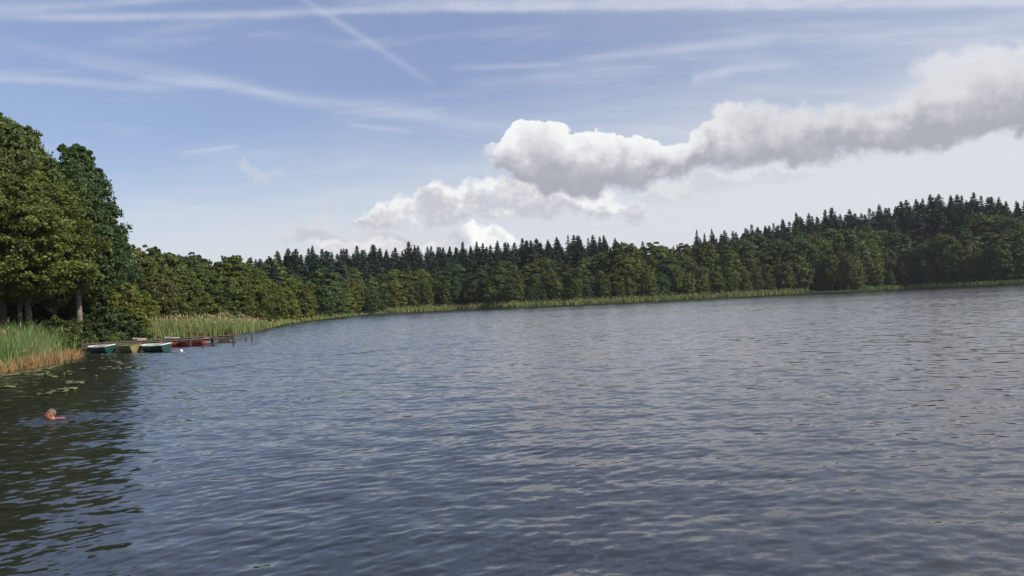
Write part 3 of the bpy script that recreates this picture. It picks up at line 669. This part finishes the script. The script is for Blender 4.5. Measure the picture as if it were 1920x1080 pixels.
# ------------------------------------------------------------------ floating things
p = ground(340, 659.3); o = MB().ball((0, 0, 0.05), (0.10, 0.10, 0.10)).build("float", M_WHITE, None, True); o.location = (p[0], p[1], 0)
tag(o, "small white float on the blue water before the jetties", "float")
def padmesh(seed, r):
    rs = np.random.default_rng(seed); n = 18; V = [(0, 0, 0.012)]
    for i in range(n + 1):
        a = 0.22 + (6.283 - 0.44) * i / n; q = r * (1 + 0.06 * math.sin(3 * a + seed)); V.append((q * math.cos(a) * 1.12, q * math.sin(a), 0.016 + 0.012 * math.sin(2 * a + seed)))
    return mesh_np("lily_pad", V, np.array([(0, i, i + 1) for i in range(1, n + 1)]), M_PAD, smooth=True)
PADS = [padmesh(i, 0.11 + 0.025 * i) for i in range(4)]
def pads(n, region, label, group, seed):
    rs = np.random.default_rng(seed)
    for _ in range(n):
        px, py = region(rs); q = ground(px, py)
        if lake_sd([q])[0] > -0.25: continue
        o = part("lily_pad", PADS[rs.integers(4)]); o.location = (q[0], q[1], 0.012); o.rotation_euler = (rs.normal() * 0.03, rs.normal() * 0.03, rs.random() * 6.28)
        tag(o, label, "lily pad", group)
pads(60, lambda r: (lambda x: (x, np.interp(x, [-100, 0, 60, 110, 155], [712, 703, 694, 683, 671]) + abs(r.normal()) * 4 + 1))(r.uniform(-80, 150)), "yellow-green lily pad in the dense fringe against the reed bed", "lily pads fringing the reeds", 1)
def cl(r):
    cx, cy, sx = [(85, 704, 22), (120, 706, 28), (150, 699, 30), (205, 690, 35), (240, 682, 25), (200, 678, 40), (225, 672, 30), (140, 718, 16), (110, 734, 14), (80, 740, 12), (20, 726, 20), (130, 730, 14), (260, 690, 18)][r.integers(13)]
    return cx + r.normal() * sx * 0.6, cy + r.normal() * 1.8
pads(90, cl, "flat green lily pad in the loose drifts on the shaded water", "lily pads drifting in the tree reflection", 2)
def flower(px, py, m_, lab, cat_="flower"):
    q = ground(px, py); o = empty("water_lily", (q[0], q[1], 0))
    MB().tube([(0, 0, -0.2), (0, 0, 0.06)], 0.012, 6).build("stalk", M_REEDG, o)
    f = MB()
    for k in range(8):
        a = k * 0.785; f.add([(0, 0, 0.06), (0.05 * math.cos(a - 0.35), 0.05 * math.sin(a - 0.35), 0.09), (0.075 * math.cos(a), 0.075 * math.sin(a), 0.13), (0.05 * math.cos(a + 0.35), 0.05 * math.sin(a + 0.35), 0.09)], [(0, 1, 2, 3)])
    f.ball((0, 0, 0.085), (0.022, 0.022, 0.02), 8, 6).build("blossom", m_, o, True)
    o.scale = (0.6, 0.6, 0.75); tag(o, lab, cat_, "water lilies")
for px, py, lab in ((192, 666, "white water lily bloom in front of the boat nearest the reeds"), (268, 666.5, "white water lily bloom in front of the plated green boat"), (277, 665, "white bloom just right of another, before the plated green boat")): flower(px, py, M_PETAL, lab)
for px, py, lab in ((121, 703, "yellow lily bud on the pad drift off the reed corner"), (89, 703.5, "yellow lily bud nearest the dense pad fringe"), (181, 707.5, "yellow lily bud at the outer tip of the pad drift"), (141, 733, "yellow lily bud on the lowest pad cluster"), (124, 736, "yellow lily bud just left of the lowest pad cluster"), (244, 691, "yellow lily bud on the outermost pads near open water"), (7, 706, "yellow lily bud against the reed foot at the picture's edge"), (105, 708.5, "yellow lily bud between the fringe and the drifting pads")): flower(px, py, M_YELLOW, lab)

# ------------------------------------------------------------------ the swimmer
def swimmer():
    o = empty("person", (SWIM[0], SWIM[1], 0.0), R(212))
    # local frame: faces +x, body trails behind along -x; water at z = 0
    b_ = MB(); hz = 0.125
    b_.ball((0.005, 0, hz), (0.095, 0.076, 0.112), 24, 18)                  # skull
    b_.ball((0.045, 0, hz - 0.055), (0.062, 0.060, 0.070), 20, 14)          # face and jaw
    b_.ball((0.075, 0, hz - 0.108), (0.026, 0.030, 0.020), 14, 10)          # chin
    b_.ball((0.086, 0, hz + 0.022), (0.018, 0.056, 0.014), 14, 10)          # brow
    b_.tube([(0.092, 0, hz + 0.012), (0.108, 0, hz - 0.018), (0.120, 0, hz - 0.036)], [0.010, 0.012, 0.016], 10)   # nose
    for s in (-1, 1):
        b_.ball((0.106, s * 0.011, hz - 0.041), (0.011, 0.010, 0.008), 10, 8)   # nostril wings
        b_.ball((0.066, s * 0.042, hz - 0.028), (0.026, 0.022, 0.022), 12, 9)   # cheekbones
        b_.ball((-0.012, s * 0.080, hz - 0.012), (0.020, 0.010, 0.033), 12, 9)  # ears
    b_.ball((0.098, 0, hz - 0.069), (0.014, 0.026, 0.006), 12, 8)           # upper lip
    b_.ball((0.096, 0, hz - 0.081), (0.013, 0.023, 0.006), 12, 8)           # lower lip
    b_.tube([(0.0, 0, hz - 0.05), (-0.035, 0, -0.02), (-0.075, 0, -0.075)], [0.060, 0.064, 0.075], 16)              # neck
    b_.tube([(-0.09, -0.17, -0.082), (-0.08, 0, -0.070), (-0.09, 0.17, -0.082)], [0.072, 0.086, 0.072], 16)         # shoulders
    b_.tube([(-0.09, 0, -0.098), (-0.30, 0, -0.127), (-0.55, 0, -0.20), (-0.78, 0, -0.27)], [0.13, 0.15, 0.13, 0.14], 18)   # back
    for s in (-1, 1):
        b_.tube([(-0.09, s * 0.19, -0.055), (0.06, s * 0.36, -0.10), (0.26, s * 0.22, -0.055)], [0.058, 0.045, 0.034], 12)   # arms
        b_.ball((0.31, s * 0.20, -0.05), (0.05, 0.04, 0.018), 12, 8)        # palms
        for q in range(4):
            yy = s * (0.168 + 0.021 * q); l = (0.065, 0.078, 0.073, 0.056)[q]
            b_.tube([(0.345, yy, -0.05), (0.345 + l * 0.6, yy, -0.048), (0.345 + l, yy, -0.06)], [0.0095, 0.009, 0.0075], 8)
        b_.tube([(0.29, s * 0.165, -0.052), (0.325, s * 0.14, -0.055), (0.35, s * 0.135, -0.06)], [0.012, 0.011, 0.009], 8)  # thumbs
        b_.tube([(-0.78, s * 0.09, -0.27), (-1.18, s * 0.13, -0.40), (-1.58, s * 0.12, -0.48)], [0.085, 0.058, 0.04], 12)    # legs
        b_.tube([(-1.58, s * 0.12, -0.48), (-1.70, s * 0.13, -0.55)], [0.042, 0.03], 10)
    body = b_.build("body", M_SKIN, o, True)
    rm = body.modifiers.new("skin", "REMESH"); rm.mode = "VOXEL"; rm.voxel_size = 0.006; rm.use_smooth_shade = True
    sm = body.modifiers.new("soften", "SMOOTH"); sm.factor = 0.5; sm.iterations = 3
    hr = MB(); rs = np.random.default_rng(5)
    hr.ball((-0.010, 0, hz + 0.022), (0.100, 0.082, 0.102), 26, 18)
    hv = np.vstack(hr.v); lowcut = np.where(hv[:, 0] > 0.035, hz + 0.075, np.where(hv[:, 0] > -0.025, hz + 0.030, hz - 0.050))
    hv[:, 2] = np.maximum(hv[:, 2], lowcut); hv += rs.normal(size=hv.shape) * 0.0022; hr.v = [hv]
    hr.build("hair", M_HAIR, o, True)
    for s in (-1, 1):
        MB().ball((0.088, s * 0.030, hz - 0.002), (0.008, 0.013, 0.006), 10, 8).build("eye", M_EYE, o, True)
        MB().tube([(0.094, s * 0.012, hz + 0.018), (0.098, s * 0.030, hz + 0.024), (0.088, s * 0.048, hz + 0.018)], [0.004, 0.005, 0.003], 6).build("eyebrow", M_HAIR, o, True)
    MB().ball((0.106, 0, hz - 0.075), (0.006, 0.020, 0.004), 10, 8).build("mouth", M_LIP, o, True)
    return tag(o, "grey-haired swimmer with only head and shoulders above the dark water", "person")
swimmer()

# ------------------------------------------------------------------ air
HX0, HX1, HY0, HY1 = gx[0] - 5, gx[-1] + 5, gy[0] - 5, gy[-1] + 5
m = bpy.data.materials.new("haze"); m.use_nodes = True; g = NT(m.node_tree); g.n.remove(g.n["Principled BSDF"])
pv = g.new("ShaderNodeVolumePrincipled"); pv.inputs["Color"].default_value = (0.86, 0.90, 0.97, 1); pv.inputs["Density"].default_value = 0.00009; pv.inputs["Anisotropy"].default_value = 0.2
g.l.new(pv.outputs[0], g.n["Material Output"].inputs["Volume"])
hz_ = MB().box(((HX0 + HX1) / 2, (HY0 + HY1) / 2, 33), (HX1 - HX0, HY1 - HY0, 73)).mesh("haze", m)
tag(part("haze", hz_), "thin summer haze over the lake", kind="stuff")

# ------------------------------------------------------------------ light and sky
SUN_AZ, SUN_EL = R(116), R(36)
sd_ = bpy.data.lights.new("sun", "SUN"); sd_.energy = 3.4; sd_.angle = R(0.53); sd_.color = (1.0, 0.93, 0.82)
so = bpy.data.objects.new("sun", sd_); COL.objects.link(so)
to = Vector((math.sin(SUN_AZ) * math.cos(SUN_EL), math.cos(SUN_AZ) * math.cos(SUN_EL), math.sin(SUN_EL)))
so.rotation_euler = to.to_track_quat("Z", "Y").to_euler(); so.location = (30, -10, 40)

W = bpy.data.worlds.new("World"); S.world = W; W.use_nodes = True
g = NT(W.node_tree); bg = g.n["Background"]
sky = g.new("ShaderNodeTexSky", sky_type="NISHITA", sun_disc=False, sun_elevation=SUN_EL, sun_rotation=SUN_AZ, altitude=50, air_density=1.0, dust_density=0.6, ozone_density=1.6)
SKY_K, EXPO = 0.080, 0.65
dirn = g.new("ShaderNodeTexCoord").outputs["Generated"]
sp = g.new("ShaderNodeSeparateXYZ"); g.put(sp.inputs[0], dirn); dx, dy, dz = sp.outputs
inv = g.m("DIVIDE", 1.0, g.m("MAXIMUM", dy, 0.12)); u = g.m("MULTIPLY", dx, inv); v = g.m("MULTIPLY", dz, inv)
frontm = g.ss(dy, 0.15, 0.4)
VK = 1.4
def uv(px, py): d = ray(px, py); return ((d[0] / d[1] + 1) / 2, d[2] / d[1] * VK)
P1 = 1 / F_PX * VK                                                 # one picture pixel in V
def UVn(uu, vv): return g.m("MULTIPLY_ADD", uu, 0.5, 0.5), g.m("MULTIPLY", vv, VK)
base = g.xyz(u, v)
U, V_ = UVn(u, v)
def warped(a1, s1, a2, s2):
    w = g.vm("SCALE", g.vm("SUBTRACT", g.noise(base, s1, 3, 0.5, out="Color"), (0.5, 0.5, 0.5)), sc=a1)
    w2 = g.vm("SCALE", g.vm("SUBTRACT", g.noise(base, s2, 5, 0.52, out="Color"), (0.5, 0.5, 0.5)), sc=a2)
    w3 = g.vm("SCALE", g.vm("SUBTRACT", g.noise(base, 70, 4, 0.55, out="Color"), (0.5, 0.5, 0.5)), sc=0.016)
    p = g.vm("ADD", g.vm("ADD", base, w), g.vm("ADD", w2, w3)); s_ = g.new("ShaderNodeSeparateXYZ"); g.put(s_.inputs[0], p)
    return UVn(s_.outputs[0], s_.outputs[1])
Uw, Vw = warped(0.022, 9, 0.060, 26)
bill = g.noise(base, 17, 7, 0.6); bill2 = g.noise(g.vm("ADD", base, (0.012, 0.012, 0)), 17, 7, 0.6)
relief = g.m("SUBTRACT", bill, bill2)
wisp = g.noise(g.xyz(g.m("MULTIPLY", u, 2.0), g.m("MULTIPLY", v, 15.0)), 1.8, 6, 0.58, 0.15)
wispy = g.noise(g.xyz(g.m("MULTIPLY", u, 9.0), g.m("MULTIPLY", v, 26.0)), 1.6, 8, 0.66, 0.1)
shape = lambda pts: [uv(*p) for p in pts]

def cloud(top, bot, soft_t, soft_b, dark, lit, lo, hi, rk, amount=1.0, fade=None, lit2=None, soft_r=None, gap=0.0, shade=None):
    soft_r = soft_r or soft_t
    T = g.curve(Uw, shape(top)); B = g.curve(Uw, shape(bot)); th = g.m("SUBTRACT", T, B)
    t = g.m("DIVIDE", g.m("SUBTRACT", Vw, B), g.m("MAXIMUM", th, 0.004))
    u0, u1 = uv(*top[0])[0], uv(*top[-1])[0]
    ends = g.m("MULTIPLY", g.ss(Uw, u0, u0 + 0.012), g.ss(Uw, u1, u1 - 0.012))
    st = g.lin(u, 0.20, 0.42, soft_t * P1, soft_r * P1)
    T = g.m("MULTIPLY_ADD", st, 0.35, T); B = g.m("SUBTRACT", B, soft_b * P1 * 0.4)
    up = g.ss(g.m("SUBTRACT", T, Vw), g.m("MULTIPLY", st, -0.35), st); dn = g.ss(g.m("SUBTRACT", Vw, B), -soft_b * P1 * 0.5, soft_b * P1)
    d = g.m("MULTIPLY", g.m("MULTIPLY", up, dn), g.m("MULTIPLY", ends, amount))
    if gap: d = g.m("MULTIPLY", d, g.ss(g.m("ADD", wispy, g.m("MULTIPLY", bill, 0.7)), gap - 0.16, gap + 0.14))
    if fade: d = g.m("MULTIPLY", d, g.curve(U, [(uv(x, 300)[0], y) for x, y in fade]))
    tt = g.m("ADD", t, g.m("MULTIPLY", relief, rk))
    if lit2: lit = g.mix(g.ss(u, 0.17, 0.34), lit, lit2)
    mid = tuple(0.42 * a_ + 0.58 * b_ for a_, b_ in zip(dark, (0.78, 0.78, 0.81)))
    cc = g.mix(g.ss(tt, lo, lo + 0.42), dark, mid)
    if shade:                                      # the underside's upper limit, and the sunlit rim along the top
        D = g.curve(Uw, shape(shade)); rl = g.m("MULTIPLY", relief, 95 * P1); hi_ = g.m("ADD", Vw, rl)
        cc = g.mix(g.ss(g.m("SUBTRACT", hi_, D), -38 * P1, 34 * P1), dark, mid)
        return d, g.mix(g.ss(g.m("SUBTRACT", g.m("ADD", hi_, 30 * P1), T), -38 * P1, 22 * P1), cc, lit)
    return d, g.mix(g.ss(tt, hi - 0.50, hi), cc, lit)

layers = []                                                        # (density, colour), back to front
veil_c = (0.74, 0.76, 0.80)
# white veil low over the hills, thicker on the sunny side
hv = g.m("ADD", g.m("MULTIPLY", u, 0.12), 0.178)
veil = g.m("MULTIPLY", g.ss(g.m("SUBTRACT", v, g.m("MULTIPLY", g.m("SUBTRACT", wisp, 0.5), 0.10)), g.m("ADD", hv, 0.13), g.m("SUBTRACT", hv, 0.12)), 0.90)
layers.append((veil, veil_c))
side = g.m("MULTIPLY", g.ss(u, -0.15, 0.75), g.ss(wisp, 0.30, 0.75, 0.25, 0.55)); layers.append((side, veil_c))
# thin high cirrus everywhere
layers.insert(0, (0.40, (0.35, 0.39, 0.66)))
layers.append((g.m("MULTIPLY", g.ss(wisp, 0.50, 0.80), 0.32), (0.66, 0.70, 0.80)))
def streak(pts, hw, k, inten, fib=0.5, col=(0.72, 0.75, 0.83)):
    c = g.curve(U, shape(pts)); jit = g.m("MULTIPLY", g.m("SUBTRACT", wispy, 0.5), 9 * P1)
    d = g.m("DIVIDE", g.m("ADD", g.m("SUBTRACT", V_, c), jit), hw * P1)
    gs = g.m("POWER", 2.718, g.m("MULTIPLY", g.m("MULTIPLY", d, d), -1.0))
    it = g.curve(U, [(uv(x, 100)[0], y) for x, y in inten])
    f = g.ss(wispy, 0.25, 0.70, 1 - fib, 1.0)
    layers.append((g.m("MULTIPLY", g.m("MULTIPLY", gs, g.m("MAXIMUM", it, 0.0)), g.m("MULTIPLY", f, k)), col))
streak([(-400, 40), (0, 32), (280, 31), (420, 29), (600, 22), (850, 15), (1200, 14), (1920, 6), (2300, 2)], 8, 0.55, [(-400, 0.5), (0, 0.6), (250, 0.9), (700, 0.8), (960, 1.0), (1400, 1.0), (1920, 0.8), (2300, 0.4)])
streak([(-400, 30), (0, 18), (180, 8), (400, -14), (700, -30)], 10, 0.45, [(-400, 0.5), (0, 0.8), (300, 0.8), (500, 0.0)])
streak([(700, 4), (1200, 2), (1920, -6), (2300, -12)], 12, 0.7, [(600, 0.0), (850, 0.7), (1400, 1.0), (2300, 0.6)])
streak([(540, -20), (600, 20), (660, 58), (720, 97), (780, 136), (830, 168)], 9, 0.28, [(535, 0.0), (570, 0.6), (640, 1.0), (740, 0.75), (790, 0.4), (820, 0.0)], 0.4)
streak([(-100, 60), (60, 90), (200, 115), (400, 152), (520, 180), (700, 203), (820, 222), (980, 250), (1050, 258)], 13, 0.32, [(-100, 0.15), (100, 0.4), (350, 0.8), (520, 1.0), (650, 0.9), (800, 0.7), (960, 0.35), (1040, 0.0)])
streak([(60, 100), (200, 128), (330, 152), (450, 165), (560, 188)], 7, 0.25, [(60, 0.0), (200, 0.7), (420, 1.0), (560, 0.0)])
streak([(-300, 140), (0, 147), (120, 152), (260, 163), (360, 170)], 9, 0.4, [(-300, 0.8), (0, 1.0), (150, 0.8), (300, 0.3), (370, 0.0)])
streak([(1040, 118), (1200, 98), (1330, 84), (1420, 74), (1520, 62)], 10, 0.4, [(1040, 0.0), (1200, 0.8), (1350, 1.0), (1480, 0.4), (1540, 0.0)])
streak([(850, 128), (960, 124), (1060, 120)], 6, 0.30, [(840, 0.0), (930, 0.9), (1000, 0.9), (1070, 0.0)])
streak([(1290, 150), (1340, 140), (1400, 128), (1530, 120)], 10, 0.7, [(1290, 0.0), (1330, 1.0), (1400, 0.8), (1480, 0.4), (1530, 0.0)], 0.8)
streak([(330, 289), (380, 283), (440, 275)], 4, 0.5, [(325, 0.0), (360, 0.8), (400, 1.0), (445, 0.0)])
streak([(640, 232), (700, 238), (760, 245)], 5, 0.3, [(640, 0.0), (680, 1.0), (770, 0.0)])
streak([(250, 378), (330, 382), (430, 398)], 4, 0.25, [(240, 0.0), (290, 1.0), (440, 0.0)])
# cumulus
WHT = (0.95, 0.95, 0.95); GRY = (0.41, 0.42, 0.475)
layers.append(cloud([(425, 300), (455, 290), (470, 294), (500, 312), (545, 335)], [(425, 312), (455, 318), (500, 333), (545, 340)], 14, 10, (0.62, 0.62, 0.68), (0.74, 0.74, 0.78), 0, 1, 3, 0.35))
layers.append(cloud([(505, 436), (560, 425), (600, 407), (640, 425), (700, 400), (740, 430), (800, 432), (900, 440)], [(505, 440), (560, 448), (650, 456), (740, 452), (800, 455), (900, 452)], 14, 14, (0.56, 0.57, 0.63), (0.70, 0.71, 0.75), 0.1, 1.0, 3, 0.75))
layers.append(cloud([(560, 462), (640, 448), (700, 440), (760, 452), (850, 445)], [(560, 480), (640, 490), (700, 500), (760, 500), (850, 500)], 10, 10, (0.72, 0.72, 0.75), (0.88, 0.88, 0.88), 0.2, 0.9, 3, 0.8))
layers.append(cloud([(640, 405), (690, 395), (725, 366), (765, 374), (800, 340), (840, 348), (890, 330), (930, 336), (960, 348), (1010, 340), (1060, 365), (1120, 368), (1190, 388), (1230, 392)],
                    [(640, 410), (690, 416), (760, 422), (850, 418), (890, 400), (960, 402), (1050, 396), (1130, 414), (1190, 410), (1230, 398)], 12, 13, (0.58, 0.59, 0.64), (0.92, 0.92, 0.92), 0.05, 1.0, 4.5, 0.95, gap=0.66))
layers.append(cloud([(858, 432), (880, 418), (905, 420), (930, 432), (960, 448), (985, 462)], [(858, 440), (880, 470), (905, 500), (930, 500), (960, 500), (985, 500)], 7, 8, (0.80, 0.80, 0.82), (1.0, 1.0, 0.99), 0.3, 0.8, 3))
layers.append(cloud([(1180, 372), (1240, 352), (1300, 335), (1400, 322), (1480, 318), (1540, 330)], [(1180, 374), (1240, 378), (1300, 368), (1400, 350), (1480, 340), (1540, 333)], 14, 14, (0.64, 0.65, 0.69), (0.78, 0.78, 0.80), 0.2, 0.9, 4, 0.7))
layers.append(cloud([(1700, 150), (1735, 118), (1790, 95), (1850, 86), (1920, 78), (2050, 60), (2300, 60)],
                    [(1700, 170), (1800, 200), (1920, 190), (2050, 170), (2300, 160)], 24, 30, (0.68, 0.69, 0.73), (0.80, 0.80, 0.83), 0.0, 1.0, 2.0, 0.75, gap=0.62))
layers.append(cloud([(905, 290), (922, 266), (950, 246), (985, 231), (1040, 231), (1090, 240), (1150, 246), (1200, 252), (1245, 268), (1275, 262), (1300, 246), (1325, 236), (1350, 212), (1390, 198), (1450, 200), (1520, 212), (1600, 200), (1660, 192), (1720, 168), (1790, 138), (1920, 112), (2100, 90), (2300, 80)],
                    [(905, 300), (922, 306), (950, 322), (985, 350), (1040, 361), (1100, 361), (1180, 354), (1245, 336), (1300, 323), (1380, 309), (1450, 306), (1560, 296), (1660, 274), (1740, 274), (1800, 262), (1920, 236), (2100, 205), (2300, 180)],
                    4, 18, GRY, WHT, 0.10, 1.02, 0.9, 0.98, lit2=(0.74, 0.74, 0.78), soft_r=30,
                    shade=[(905, 300), (960, 296), (1010, 300), (1100, 306), (1180, 310), (1250, 298), (1290, 278), (1330, 268), (1400, 262), (1500, 260), (1560, 252), (1640, 238), (1700, 218), (1760, 204), (1850, 196), (1920, 176), (2100, 150), (2300, 130)]))
skc = sky.outputs[0]
acc = g.vm("SCALE", skc, sc=SKY_K)
kx = 0.5 ** EXPO
for d, c in layers:
    c = g.vm("SCALE", c, sc=kx)
    acc = g.mix(g.m("MULTIPLY", d, frontm, clamp=True), acc, c)
# thin cloud behind the viewer too
back = g.m("MULTIPLY", g.ss(g.noise(dirn, 3.0, 6, 0.6), 0.45, 0.7), g.m("SUBTRACT", 1.0, frontm))
acc = g.mix(g.m("MULTIPLY", back, 0.5), acc, (0.48, 0.49, 0.51))
g.put(bg.inputs["Color"], g.vm("SCALE", acc, sc=1 / SKY_K)); bg.inputs["Strength"].default_value = SKY_K
W.cycles.sampling_method = "MANUAL"; W.cycles.sample_map_resolution = 512

# ------------------------------------------------------------------ render
S.view_settings.view_transform = "Standard"; S.view_settings.look = "None"; S.view_settings.exposure = EXPO; S.view_settings.gamma = 1
S.view_settings.use_curve_mapping = False
S.cycles.use_denoising = True
S.cycles.max_bounces = 6; S.cycles.diffuse_bounces = 2; S.cycles.glossy_bounces = 3; S.cycles.transmission_bounces = 2; S.cycles.transparent_max_bounces = 4
S.cycles.sample_clamp_indirect = 6
